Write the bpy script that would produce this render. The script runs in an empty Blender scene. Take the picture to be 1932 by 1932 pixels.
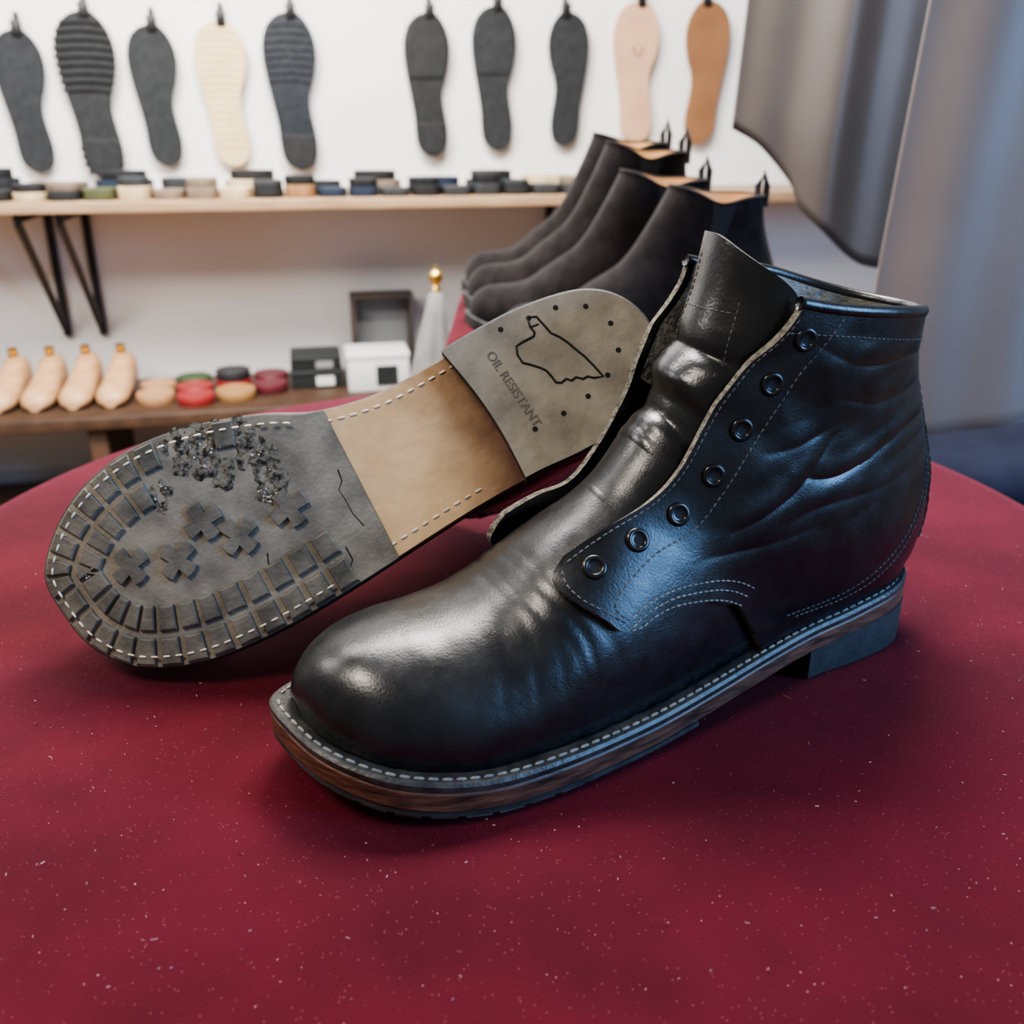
import bpy, math, random, bmesh
import numpy as np
from mathutils import Vector, Matrix, noise
from mathutils.bvhtree import BVHTree
random.seed(3); np.random.seed(3)
scene=bpy.context.scene
COL=scene.collection
D2R=math.pi/180

# ---------------------------------------------------------------- helpers
def mesh_obj(name,V,F,mats,parent=None,smooth=True,mi=None,sharp=None,merge=False):
    me=bpy.data.meshes.new(name)
    me.from_pydata([(float(v[0]),float(v[1]),float(v[2])) for v in V],[],[tuple(int(i) for i in f) for f in F])
    if not isinstance(mats,(list,tuple)): mats=[mats]
    for m in mats: me.materials.append(m)
    if mi is not None: me.polygons.foreach_set('material_index',[int(i) for i in mi])
    me.polygons.foreach_set('use_smooth',[smooth]*len(me.polygons))
    if merge:
        bm=bmesh.new(); bm.from_mesh(me); bmesh.ops.remove_doubles(bm,verts=bm.verts,dist=2e-6)
        bmesh.ops.recalc_face_normals(bm,faces=bm.faces); bm.to_mesh(me); bm.free()
    if sharp: me.set_sharp_from_angle(angle=sharp*D2R)
    me.update()
    o=bpy.data.objects.new(name,me); COL.objects.link(o)
    if parent: o.parent=parent
    return o
def empty(name,loc=(0,0,0),label=None,category=None,group=None,rotz=0):
    o=bpy.data.objects.new(name,None); o.empty_display_size=.02; COL.objects.link(o)
    o.location=loc; o.rotation_euler=(0,0,rotz)
    if label: o['label']=label
    if category: o['category']=category
    if group: o['group']=group
    return o
def tag(o,label,category,group=None):
    o['label']=label; o['category']=category
    if group: o['group']=group
    return o
def grid_faces(n,m,wrap=False,off=0,flip=False):
    F=[]
    for i in range(n-1):
        for j in range(m if wrap else m-1):
            a=off+i*m+j; b=off+i*m+(j+1)%m; c=off+(i+1)*m+(j+1)%m; d=off+(i+1)*m+j
            F.append((a,d,c,b) if flip else (a,b,c,d))
    return F
def copy_thing(root,loc,rotz=None,scale=None,label=None):
    n=root.copy(); COL.objects.link(n); n.location=loc
    if rotz is not None: n.rotation_euler=(0,0,rotz)
    if scale: n.scale=scale
    if label: n['label']=label
    for c in list(root.children):
        k=c.copy(); COL.objects.link(k); k.parent=n
        for c2 in list(c.children):
            k2=c2.copy(); COL.objects.link(k2); k2.parent=k
    return n
def catmull(P,closed=False,k=20):
    P=np.array(P,float); n=len(P); out=[]
    segs=n if closed else n-1
    for i in range(segs):
        if closed: p0,p1,p2,p3=P[(i-1)%n],P[i],P[(i+1)%n],P[(i+2)%n]
        else: p0,p1,p2,p3=P[max(i-1,0)],P[i],P[i+1],P[min(i+2,n-1)]
        for t in np.arange(k)/k:
            out.append(.5*((2*p1)+(-p0+p2)*t+(2*p0-5*p1+4*p2-p3)*t*t+(-p0+3*p1-3*p2+p3)*t**3))
    if not closed: out.append(P[-1])
    return np.array(out)
def sm(a,b,x):
    t=np.clip((x-a)/(b-a),0,1); return t*t*(3-2*t)

# ---------------------------------------------------------------- materials
def mat(name,col,rough=.5,col2=None,nscale=30,ndetail=4,bump=None,metal=0,spec=.5,sheen=0,coat=0,stretch=(1,1,1),ramp=(.35,.65),rough2=None):
    m=bpy.data.materials.new(name); m.use_nodes=True
    nt=m.node_tree; N=nt.nodes; L=nt.links
    b=N['Principled BSDF']
    b.inputs['Base Color'].default_value=(*col,1); b.inputs['Roughness'].default_value=rough
    b.inputs['Metallic'].default_value=metal; b.inputs['Specular IOR Level'].default_value=spec
    b.inputs['Sheen Weight'].default_value=sheen; b.inputs['Coat Weight'].default_value=coat
    tc=N.new('ShaderNodeTexCoord'); mp=N.new('ShaderNodeMapping'); mp.inputs['Scale'].default_value=stretch
    L.new(tc.outputs['Object'],mp.inputs['Vector'])
    if col2:
        n=N.new('ShaderNodeTexNoise'); n.inputs['Scale'].default_value=nscale; n.inputs['Detail'].default_value=ndetail
        r=N.new('ShaderNodeValToRGB'); r.color_ramp.elements[0].position=ramp[0]; r.color_ramp.elements[1].position=ramp[1]
        r.color_ramp.elements[0].color=(*col,1); r.color_ramp.elements[1].color=(*col2,1)
        L.new(mp.outputs[0],n.inputs['Vector']); L.new(n.outputs['Fac'],r.inputs[0]); L.new(r.outputs[0],b.inputs['Base Color'])
    if rough2 is not None:
        n=N.new('ShaderNodeTexNoise'); n.inputs['Scale'].default_value=55; n.inputs['Detail'].default_value=6; n.inputs['Roughness'].default_value=.7
        mr=N.new('ShaderNodeMapRange'); mr.inputs[1].default_value=.35; mr.inputs[2].default_value=.68; mr.inputs[3].default_value=rough; mr.inputs[4].default_value=rough2
        L.new(mp.outputs[0],n.inputs['Vector']); L.new(n.outputs['Fac'],mr.inputs[0]); L.new(mr.outputs[0],b.inputs['Roughness'])
    if bump:
        prev=None
        for (sc,st,dist) in bump:
            n=N.new('ShaderNodeTexNoise'); n.inputs['Scale'].default_value=sc; n.inputs['Detail'].default_value=5
            bp=N.new('ShaderNodeBump'); bp.inputs['Strength'].default_value=st; bp.inputs['Distance'].default_value=dist
            L.new(mp.outputs[0],n.inputs['Vector']); L.new(n.outputs['Fac'],bp.inputs['Height'])
            if prev: L.new(prev.outputs[0],bp.inputs['Normal'])
            prev=bp
        L.new(prev.outputs[0],b.inputs['Normal'])
    return m
M_leather=mat('black_leather',(.005,.005,.006),.24,(.011,.011,.012),60,bump=[(1100,.25,.0004),(110,.2,.0009)],spec=.6,rough2=.38)
M_leather2=mat('black_leather_tongue',(.005,.005,.006),.22,(.012,.012,.012),40,bump=[(800,.3,.0004),(70,.2,.0014)],spec=.6,rough2=.34)
M_rim=mat('raw_leather_edge',(.055,.050,.040),.9,(.22,.20,.16),420,bump=[(900,1,.0015)])
M_lining=mat('grey_lining',(.10,.095,.085),.5,(.24,.23,.20),80,bump=[(200,.8,.003)])
M_thread=mat('grey_thread',(.12,.12,.115),.7,(.24,.235,.22),300)
M_threadk=mat('dark_thread',(.055,.055,.053),.7,(.12,.12,.115),300)
M_threadw=mat('white_thread',(.85,.78,.62),.8,(.60,.50,.36),150)
M_welt=mat('dark_welt',(.018,.018,.017),.42,(.048,.045,.042),120,bump=[(300,.5,.001)])
M_mid=mat('brown_midsole',(.032,.015,.011),.5,(.17,.075,.044),110,6,bump=[(200,.6,.001)],stretch=(.5,.5,2.6),ramp=(.3,.7))
M_rubber=mat('dusty_black_rubber',(.068,.062,.051),.8,(.165,.15,.122),60,7,bump=[(400,.5,.001)])
M_rubbase=mat('dusty_rubber_base',(.14,.126,.103),.9,(.25,.225,.182),60,6,bump=[(500,.5,.001)])
M_rubside=mat('black_rubber',(.018,.019,.021),.6,(.045,.045,.045),90,bump=[(300,.4,.001)])
M_heelside=mat('slate_heel_rubber',(.018,.020,.021),.65,(.030,.032,.033),90,bump=[(300,.4,.001)])
M_heelface=mat('worn_heel_rubber',(.19,.17,.135),.55,(.32,.286,.225),45,7,bump=[(160,.3,.001),(30,.25,.004)])
M_dark=mat('dark_hole',(.006,.006,.006),.8)
M_crumb=mat('crumbled_rubber',(.022,.020,.017),.95,(.17,.155,.128),380,6,bump=[(500,.6,.002)],ramp=(.36,.58),spec=.15)
M_white=mat('white_crumb',(.6,.58,.53),.8)
M_eyelet=mat('black_enamel_eyelet',(.02,.02,.022),.22,metal=.5,spec=.9)
M_letter=mat('embossed_lettering',(.14,.123,.096),.6)
def leather_bottom():
    m=mat('tan_leather_bottom',(.76,.52,.28),.5,(.60,.38,.19),35,6,bump=[(120,.4,.0015)])
    nt=m.node_tree; N=nt.nodes; L=nt.links; b=N['Principled BSDF']
    src=b.inputs['Base Color'].links[0].from_socket
    tc=N.new('ShaderNodeTexCoord'); sx=N.new('ShaderNodeSeparateXYZ'); L.new(tc.outputs['Object'],sx.inputs[0])
    n=N.new('ShaderNodeTexNoise'); n.inputs['Scale'].default_value=40; L.new(tc.outputs['Object'],n.inputs['Vector'])
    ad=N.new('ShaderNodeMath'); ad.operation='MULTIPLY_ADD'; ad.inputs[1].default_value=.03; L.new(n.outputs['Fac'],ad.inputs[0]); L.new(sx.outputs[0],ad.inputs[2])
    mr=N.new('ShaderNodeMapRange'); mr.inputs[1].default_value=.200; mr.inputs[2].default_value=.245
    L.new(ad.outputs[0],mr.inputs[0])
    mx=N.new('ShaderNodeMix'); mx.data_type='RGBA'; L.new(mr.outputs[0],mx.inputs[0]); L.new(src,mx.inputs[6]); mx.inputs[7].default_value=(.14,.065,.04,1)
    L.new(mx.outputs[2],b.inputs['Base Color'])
    return m
M_tan=leather_bottom()

# ---------------------------------------------------------------- boot footprint
FP=[(-.003,.010),(-.001,-.010),(.006,-.029),(.0213,-.0456),(.040,-.0545),(.0607,-.059),(.082,-.0595),(.1033,-.058),(.135,-.0535),(.1655,-.048),(.20,-.042),(.2287,-.0385),(.257,-.0375),(.286,-.033),(.305,-.020),
    (.314,.002),(.308,.023),(.291,.036),(.262,.0395),(.235,.037),(.212,.033),(.18,.029),(.150,.032),(.128,.040),(.105,.046),(.085,.049),(.065,.049),(.045,.0455),(.026,.038),(.009,.026)]
OUT=catmull(FP,True,30)
def inset_poly(P,d):
    T=np.roll(P,-1,0)-np.roll(P,1,0); T/=np.linalg.norm(T,axis=1)[:,None]+1e-12
    Nn=np.stack([-T[:,1],T[:,0]],1)
    area=np.sum(P[:,0]*np.roll(P[:,1],-1)-np.roll(P[:,0],-1)*P[:,1])
    if area<0: Nn=-Nn
    return P+Nn*d
class Width:
    def __init__(s,d,P=None):
        P=inset_poly(OUT if P is None else P,d)
        a=int(np.argmin(P[:,0])); P=np.roll(P,-a,0); b=int(np.argmax(P[:,0]))
        lat=P[:b+1]; med=np.vstack([P[b:],P[:1]])[::-1]
        s.x0=P[0,0]; s.x1=P[b,0]
        s.lx=np.maximum.accumulate(lat[:,0])+np.arange(len(lat))*1e-9; s.ly=lat[:,1]
        s.mx=np.maximum.accumulate(med[:,0])+np.arange(len(med))*1e-9; s.my=med[:,1]
    def lat(s,x): return np.interp(x,s.lx,s.ly)
    def med(s,x): return np.interp(x,s.mx,s.my)
WC={}
def W(d):
    d=round(d,5)
    if d not in WC: WC[d]=Width(d)
    return WC[d]
def zb(x):
    x=np.asarray(x,float)
    return .013*np.clip((.075-x)/.075,0,1.1)**2+.0175*sm(.12,.325,x)

def slab(name,rows,mats,parent,x0=None,x1=None,Mn=70,J=8,mir=1,shift=None,sharp=35):
    V=[];F=[];mi=[]
    n=(Mn+1)*(J+1)
    for (d,zf) in rows:
        w=W(d)
        a=w.x0 if x0 is None else x0
        b=w.x1 if x1 is None else x1
        q=np.arange(Mn+1)/Mn
        if x0 is None and x1 is None: c=(1-np.cos(np.pi*q))/2
        elif x0 is None: c=1-np.cos(np.pi/2*q)
        elif x1 is None: c=np.sin(np.pi/2*q)
        else: c=q
        xs=a+(b-a)*c
        yl=w.lat(xs); ym=w.med(xs)
        if x0 is None: yl[0]=ym[0]=(yl[0]+ym[0])/2
        if x1 is None: yl[-1]=ym[-1]=(yl[-1]+ym[-1])/2
        for k in range(Mn+1):
            for j in range(J+1):
                t=j/J; x=xs[k]; y=yl[k]+(ym[k]-yl[k])*t
                if shift: x=x+shift(t)*((1-q[k])**2 if x0 is not None else q[k]**3)
                V.append((x,y*mir,float(zf(x))))
    R=len(rows)
    def idx(r,k,j): return r*n+k*(J+1)+j
    ring=[(0,j) for j in range(J)]+[(k,J) for k in range(Mn)]+[(Mn,j) for j in range(J,0,-1)]+[(k,0) for k in range(Mn,0,-1)]
    for r in range(R-1):
        for i in range(len(ring)):
            a=ring[i]; b=ring[(i+1)%len(ring)]
            F.append((idx(r,*a),idx(r,*b),idx(r+1,*b),idx(r+1,*a))); mi.append(0)
    for r,mm in ((0,1),(R-1,2)):
        for k in range(Mn):
            for j in range(J):
                F.append((idx(r,k,j),idx(r,k+1,j),idx(r,k+1,j+1),idx(r,k,j+1))); mi.append(mm)
    mats=list(mats) if isinstance(mats,(list,tuple)) else [mats]
    mi=[min(m,len(mats)-1) for m in mi]
    o=mesh_obj(name,V,F,mats,parent,True,mi)
    me=o.data; bm=bmesh.new(); bm.from_mesh(me)
    used=[v for v in bm.verts if not v.link_faces]; bmesh.ops.delete(bm,geom=used,context='VERTS')
    bmesh.ops.remove_doubles(bm,verts=bm.verts,dist=1e-6); bmesh.ops.recalc_face_normals(bm,faces=bm.faces)
    bm.to_mesh(me); bm.free()
    me.set_sharp_from_angle(angle=sharp*D2R)
    return o

# ---------------------------------------------------------------- upper as implicit + fan tracing
WU=Width(.0075)
TP=catmull([(.0040,.034),(.0055,.040),(.009,.0460),(.016,.0525),(.028,.0572),(.045,.0592),(.060,.0600),(.080,.0655),(.105,.0810),(.13,.095),(.16,.106),(.20,.112),(.25,.108),(.29,.098),(.31,.092)],False,12)
TP[:,0]=np.maximum.accumulate(TP[:,0])+np.arange(len(TP))*1e-9
ZK=[.0,.030,.045,.065,.084,.10,.12,.14,.16,.18,.22]
XF=[.17,.165,.15,.138,.132,.139,.153,.166,.178,.188,.20]
XB=[.303,.308,.315,.318,.316,.310,.302,.295,.292,.291,.291]
WY=[.027,.0295,.034,.0360,.0355,.0340,.033,.034,.036,.0370,.040]
def cubic(xk,yk):
    P=catmull(list(zip(xk,yk)),False,10); P[:,0]=np.maximum.accumulate(P[:,0])+np.arange(len(P))*1e-9
    return lambda x: np.interp(x,P[:,0],P[:,1])
fXF=cubic(ZK,XF); fXB=cubic(ZK,XB); fWY=cubic(ZK,WY)
def smin(a,b,k):
    h=np.clip(.5+.5*(b-a)/k,0,1); return b*(1-h)+a*h-k*h*(1-h)
def Fup(x,y,z):
    z0=zb(x)+.0160
    la=WU.lat(x); me=WU.med(x); c=(la+me)/2; w=np.maximum((me-la)/2,1e-4)
    outx=(x<WU.x0)|(x>WU.x1)
    T=np.interp(x,TP[:,0],TP[:,1]); zz=np.clip((z-z0)/np.maximum(T-z0,.002),0,10)
    w=w*(1+.03*np.sin(np.pi*np.clip(zz,0,1)))
    A=(np.abs(y-c*(1-.6*np.clip(zz,0,1)))/w)**2.4+zz**2.2-1
    A=np.where(outx,5+0*x,A)
    xf=fXF(z); xb=fXB(z); xc=(xf+xb)/2; a=(xb-xf)/2
    B=(np.abs(x-xc)/a)**2.3+(np.abs(y)/fWY(z))**2.1-1
    F=smin(A,B,.35)
    return np.maximum(F,(z0-z)*60)
SP=np.array([(.0047,.034),(.05,.042),(.10,.046),(.15,.057),(.19,.077),(.217,.105),(.231,.138),(.236,.17),(.239,.21),(.241,.25)])
SD=catmull(SP,False,40)
def spine(tau):
    t=np.asarray(tau)*40; i=np.arange(len(SD))
    x=np.interp(t,i,SD[:,0]); z=np.interp(t,i,SD[:,1])
    x1=np.interp(t+10,i,SD[:,0]); z1=np.interp(t+10,i,SD[:,1]); x0=np.interp(t-10,i,SD[:,0]); z0=np.interp(t-10,i,SD[:,1])
    tx=x1-x0; tz=z1-z0; l=np.sqrt(tx*tx+tz*tz)+1e-9
    return x,z,tx/l,tz/l
def trace_r(tau,phi):
    x,z,tx,tz=spine(tau); c=np.cos(phi); s=np.sin(phi)
    dx=-tz*c; dz=tx*c; dy=-s
    n=100; rs=np.linspace(0,.165,n)
    X=x[:,None]+dx[:,None]*rs; Y=dy[:,None]*rs; Z=z[:,None]+dz[:,None]*rs
    out=Fup(X,Y,Z)>=0; k=np.argmax(out,axis=1)
    lo=np.where(k>0,rs[np.maximum(k-1,0)],0); hi=rs[k]
    for _ in range(16):
        m=(lo+hi)/2; o=Fup(x+dx*m,dy*m,z+dz*m)>=0
        hi=np.where(o,m,hi); lo=np.where(o,lo,m)
    return lo,(x,z,dx,dy,dz)
CREASES=[([(.212,.101),(.228,.098),(.248,.102),(.272,.112),(.295,.116)],1.1),([(.200,.082),(.225,.087),(.258,.088),(.292,.095)],.5),([(.207,.160),(.224,.150),(.243,.145),(.268,.146),(.285,.143)],.6),
 ([(.180,.082),(.196,.088),(.212,.098),(.226,.116)],.8),([(.192,.112),(.21,.115),(.232,.124)],.5),([(.225,.134),(.25,.128),(.285,.131)],.5),
 ([(.165,.073),(.19,.074),(.22,.078)],.5),([(.27,.102),(.29,.106),(.30,.108)],.4)]
CRD=[(catmull(c,False,8),a) for c,a in CREASES]
def wrinkle(tau,phi,P):
    out=np.zeros(len(tau))
    x=P[:,0];y=P[:,1];z=P[:,2]
    for (xc,sk,amp,sg,w0) in ((.083,.10,.0004,.0016,.5),(.0885,.25,.0005,.0014,1),(.0935,.30,.0004,.0012,2.2),(.099,.35,.0005,.0014,1.3),(.076,-.1,.0003,.0018,.3),(.106,.5,.0004,.0016,1.8)):
        d=x-xc-sk*(.07-z)-.003*np.sin(w0+z*120)
        out-=amp*np.exp(-(d/sg)**2)*sm(.030,.045,z)*(.4+.6*np.sin(w0*3+y*70)**2)
    out-=.0014*np.exp(-((x-.082)/.020)**2)*np.exp(-((z-.065)/.02)**2)
    nz=np.empty(len(tau)); n2=np.empty(len(tau))
    for i in range(len(tau)):
        v=Vector((x[i]*22,y[i]*14,z[i]*30+x[i]*12))
        nz[i]=noise.noise(v)+.4*noise.noise(v*2.3)
        n2[i]=noise.noise(Vector((x[i]*30-z[i]*20,y[i]*20,z[i]*110-x[i]*35)))
    sh=sm(.15,.19,x)*sm(.06,.08,z)*(1-sm(.15,.165,z))*sm(.006,.02,np.abs(y))
    out+=nz*(.0005+.0006*sh)+n2*.00025*sh
    e=np.zeros(len(tau))
    sel=sm(.006,.018,np.abs(y))
    for (c,a) in CRD:
        d2=np.full(len(tau),1e9); sg=np.zeros(len(tau)); tt=np.zeros(len(tau))
        for k in range(len(c)-1):
            ax,az=c[k]; bx,bz=c[k+1]; lx,lz=bx-ax,bz-az; L2=lx*lx+lz*lz+1e-12
            t=np.clip(((x-ax)*lx+(z-az)*lz)/L2,0,1); px=x-ax-t*lx; pz=z-az-t*lz; dd=px*px+pz*pz
            m=dd<d2; d2=np.where(m,dd,d2); sg=np.where(m,lx*(z-az)-lz*(x-ax),sg); tt=np.where(m,(k+t)/(len(c)-1),tt)
        d=np.sqrt(d2)*np.sign(sg); fade=np.sin(np.pi*np.clip(tt,.04,.96))**.6
        e+=a*fade*(-.0009*np.exp(-(d/.0018)**2)+.0008*np.exp(-((d-.0055)/.004)**2)+.0003*np.exp(-((d+.006)/.004)**2))
    out+=e*sel*.7
    return out
def surf(tau,phi,off=0.0,wr=True):
    tau=np.atleast_1d(np.asarray(tau,float)).ravel(); phi=np.atleast_1d(np.asarray(phi,float)).ravel()
    off=np.broadcast_to(off,tau.shape)
    r,(x,z,dx,dy,dz)=trace_r(tau,phi)
    P=np.stack([x+dx*r,dy*r,z+dz*r],1)
    if wr: r=r+wrinkle(tau,phi,P)
    r=r+off
    return np.stack([x+dx*r,dy*r,z+dz*r],1)

ET=np.arange(1.8,8.5,.1)
YN=cubic([1.8,2.2,3,4,5,6,7,8.4],[.0205,.021,.022,.022,.0225,.0255,.031,.032])
YF=cubic([1.8,2.2,3,4,5,6,7,8.4],[.0235,.024,.025,.0255,.0255,.0265,.030,.032])
pg=np.linspace(6,88,60)*D2R
EN=[];EF=[];RN=[]
for t in ET:
    r,(x_,z_,dx_,dy_,dz_)=trace_r(np.full(60,t),pg); yy=np.maximum.accumulate(r*np.sin(pg))+np.arange(60)*1e-9
    EN.append(np.interp(YN(t),yy,pg)); EF.append(np.interp(YF(t),yy,pg)); RN.append(np.interp(YN(t),yy,r))
EN=np.convolve(np.pad(EN,3,mode='edge'),np.ones(7)/7,'valid'); EF=np.convolve(np.pad(EF,3,mode='edge'),np.ones(7)/7,'valid'); RN=np.array(RN)
def phie(tau,med=0):
    a=np.interp(tau,ET,EN); b=np.interp(tau,ET,EF)
    return a+(b-a)*med
def rad(tau): return np.interp(tau,ET,RN)
GB=cubic([0,.03,.08,.15,.28,.34,.37,.41,.47,.55,.63,1.0],[2.26,2.14,2.1,2.15,2.34,2.44,2.67,3.01,3.29,3.46,3.57,3.65])
def lift(tau,phi,med=0):
    e=np.clip((phi-phie(tau,med)),0,3)*rad(tau)
    return .0026*np.exp(-e/.0065)*sm(2.1,4.5,tau)+.0014*np.exp(-e/.004)+med*.0060*np.exp(-e/.008)*(1-.6*sm(6.2,7,tau))
_ta=np.linspace(0,8.4,400); _fp=surf(_ta,np.zeros(400),0,False)
_fs=np.concatenate([[0],np.cumsum(np.linalg.norm(np.diff(_fp,axis=0),axis=1))]); _fs-=np.interp(2.3,_ta,_fs)
S68=float(np.interp(6.3,_ta,_fs))
def tfold(S,B):
    s=np.interp(S,_ta,_fs)
    ph=s/.0255*2*np.pi+.9*B+.7*np.sin(s*55)
    env=sm(.010,.026,s)*(1-sm(S68-.012,S68+.006,s))
    return (.0022+.0007*np.sin(s*80+1))*np.sin(ph)*env*(1-.7*B**2)+.0004*np.sin(s/.009*2*np.pi+3*B)*env*(1-B**2)+.0044*sm(6.2,7.6,S)*(1-B**2)

def stitch_mesh(name,P,L,gap,rad_,m,parent,mir=1):
    V=[];F=[]
    P=np.array(P); seg=np.linalg.norm(np.diff(P,axis=0),axis=1); s=np.concatenate([[0],np.cumsum(seg)])
    tot=s[-1]; n=int(tot/(L+gap))
    for i in range(n):
        a=i*(L+gap); b=a+L
        A=np.array([np.interp(a,s,P[:,k]) for k in range(3)]); B=np.array([np.interp(b,s,P[:,k]) for k in range(3)])
        t=B-A; l=np.linalg.norm(t)
        if l<1e-6: continue
        t/=l; h=np.array([0,0,1.0]) if abs(t[2])<.9 else np.array([1.0,0,0])
        u=np.cross(t,h); u/=np.linalg.norm(u); v=np.cross(t,u)
        o=len(V)
        for (q,rr) in ((0,.25),(.2,1),(.8,1),(1,.25)):
            for k in range(5):
                an=k*2*math.pi/5
                p=A+t*l*q+(u*math.cos(an)+v*math.sin(an))*rad_*rr
                V.append((p[0],p[1]*mir,p[2]))
        for r in range(3):
            for k in range(5):
                F.append((o+r*5+k,o+r*5+(k+1)%5,o+(r+1)*5+(k+1)%5,o+(r+1)*5+k))
        F.append(tuple(o+k for k in range(5))); F.append(tuple(o+15+k for k in range(4,-1,-1)))
    return mesh_obj(name,V,F,m,parent,True)
def tube(name,P,rad_,m,parent,mir=1,n=8,closed=False):
    P=np.array(P,float); V=[];F=[]; N=len(P)
    for i in range(N):
        a=P[i-1] if (i>0 or closed) else P[i]; b=P[(i+1)%N] if (i<N-1 or closed) else P[i]
        t=b-a; t/=np.linalg.norm(t)+1e-12
        h=np.array([0,0,1.0]) if abs(t[2])<.9 else np.array([1.0,0,0])
        u=np.cross(t,h); u/=np.linalg.norm(u); v=np.cross(t,u)
        rr=rad_ if np.isscalar(rad_) else rad_[i]
        for k in range(n):
            an=k*2*math.pi/n; p=P[i]+(u*math.cos(an)+v*math.sin(an))*rr
            V.append((p[0],p[1]*mir,p[2]))
    for i in range(N if closed else N-1):
        for k in range(n):
            F.append((i*n+k,i*n+(k+1)%n,((i+1)%N)*n+(k+1)%n,((i+1)%N)*n+k))
    if not closed:
        F.append(tuple(range(n))); F.append(tuple((N-1)*n+k for k in range(n-1,-1,-1)))
    return mesh_obj(name,V,F,m,parent,True)
def shell(name,P,S,na,nb,th,mats,parent,mir):
    G=P.reshape(na,nb,3)
    gu=np.gradient(G,axis=0); gv=np.gradient(G,axis=1)
    n=np.cross(gu,gv); n/=np.linalg.norm(n,axis=2)[:,:,None]+1e-12
    sx,sz,_,_=spine(S.ravel()); C=np.stack([sx,0*sx,sz],1).reshape(na,nb,3)
    sg=np.sign(np.sum(n*(G-C),axis=2)); n*=sg[:,:,None]
    O_=G+n*th; Vo=O_.reshape(-1,3); Vi=G.reshape(-1,3)
    V=np.vstack([Vo,Vi]).copy(); V[:,1]*=mir
    F=grid_faces(na,nb); mi=[0]*len(F); off=na*nb
    F+=grid_faces(na,nb,False,off,True); mi+=[0]*(len(F)-len(mi))
    ring=[(0,j) for j in range(nb-1)]+[(i,nb-1) for i in range(na-1)]+[(na-1,j) for j in range(nb-1,0,-1)]+[(i,0) for i in range(na-1,0,-1)]
    for i in range(len(ring)):
        a=ring[i];b=ring[(i+1)%len(ring)]; A=a[0]*nb+a[1]; B=b[0]*nb+b[1]
        F.append((A,B,off+B,off+A)); mi.append(1)
    o=mesh_obj(name,V,F,mats,parent,True,mi)
    bm=bmesh.new(); bm.from_mesh(o.data); bmesh.ops.recalc_face_normals(bm,faces=bm.faces); bm.to_mesh(o.data); bm.free()
    o.data.set_sharp_from_angle(angle=55*D2R)
    bv=BVHTree.FromPolygons([tuple(v) for v in Vo],[tuple(f) for f in grid_faces(na,nb)])
    return o,bv
def snap(bv,P,eps):
    out=[];nn=[]
    for p in P:
        loc,nor,i,d=bv.find_nearest(Vector(p))
        q=Vector((.22,0,.06))
        if nor.dot(loc-q)<0: nor=-nor
        out.append(loc+nor*eps); nn.append(nor)
    return np.array([tuple(v) for v in out]),nn

OUTI={}
def outline_pt(s,d):
    P=OUTI[d] if d in OUTI else OUTI.setdefault(d,inset_poly(OUT,d))
    i=s%len(P); a=int(i); f=i-a
    return P[a]*(1-f)+P[(a+1)%len(P)]*f
ARC=np.concatenate([[0],np.cumsum(np.linalg.norm(np.diff(np.vstack([OUT,OUT[:1]]),axis=0),axis=1))])
def idx_at(arc):
    arc=arc%ARC[-1]; return np.interp(arc,ARC,np.arange(len(ARC)))
def sheet(u,v):
    du=u-60; dv=v-1080
    return (.925*du-.379*dv)*.0002444, -(.379*du+.925*dv)*.0002444+.012
def prism(V,F,poly,z_out,z_in,shrink=.0007,mir=1):
    poly=np.array(poly); c=poly.mean(0); n=len(poly); o=len(V)
    for p in poly: V.append((p[0],p[1]*mir,float(z_in(p[0]))))
    for p in poly:
        q=p+(c-p)/max(np.linalg.norm(c-p),1e-6)*shrink*.8; V.append((q[0],q[1]*mir,float(z_out(q[0]))+.0006))
    for p in poly:
        q=p+(c-p)/max(np.linalg.norm(c-p),1e-6)*shrink*1.8; V.append((q[0],q[1]*mir,float(z_out(q[0]))))
    for r in range(2):
        for k in range(n):
            F.append((o+r*n+k,o+r*n+(k+1)%n,o+(r+1)*n+(k+1)%n,o+(r+1)*n+k))
    F.append(tuple(o+2*n+k for k in range(n)))
TOP0=6.92
def topline(b,med=0): return TOP0+.06*np.exp(-b/.10)-.03*sm(.5,1,b)+.22*med*(1-sm(.35,.95,b))

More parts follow.
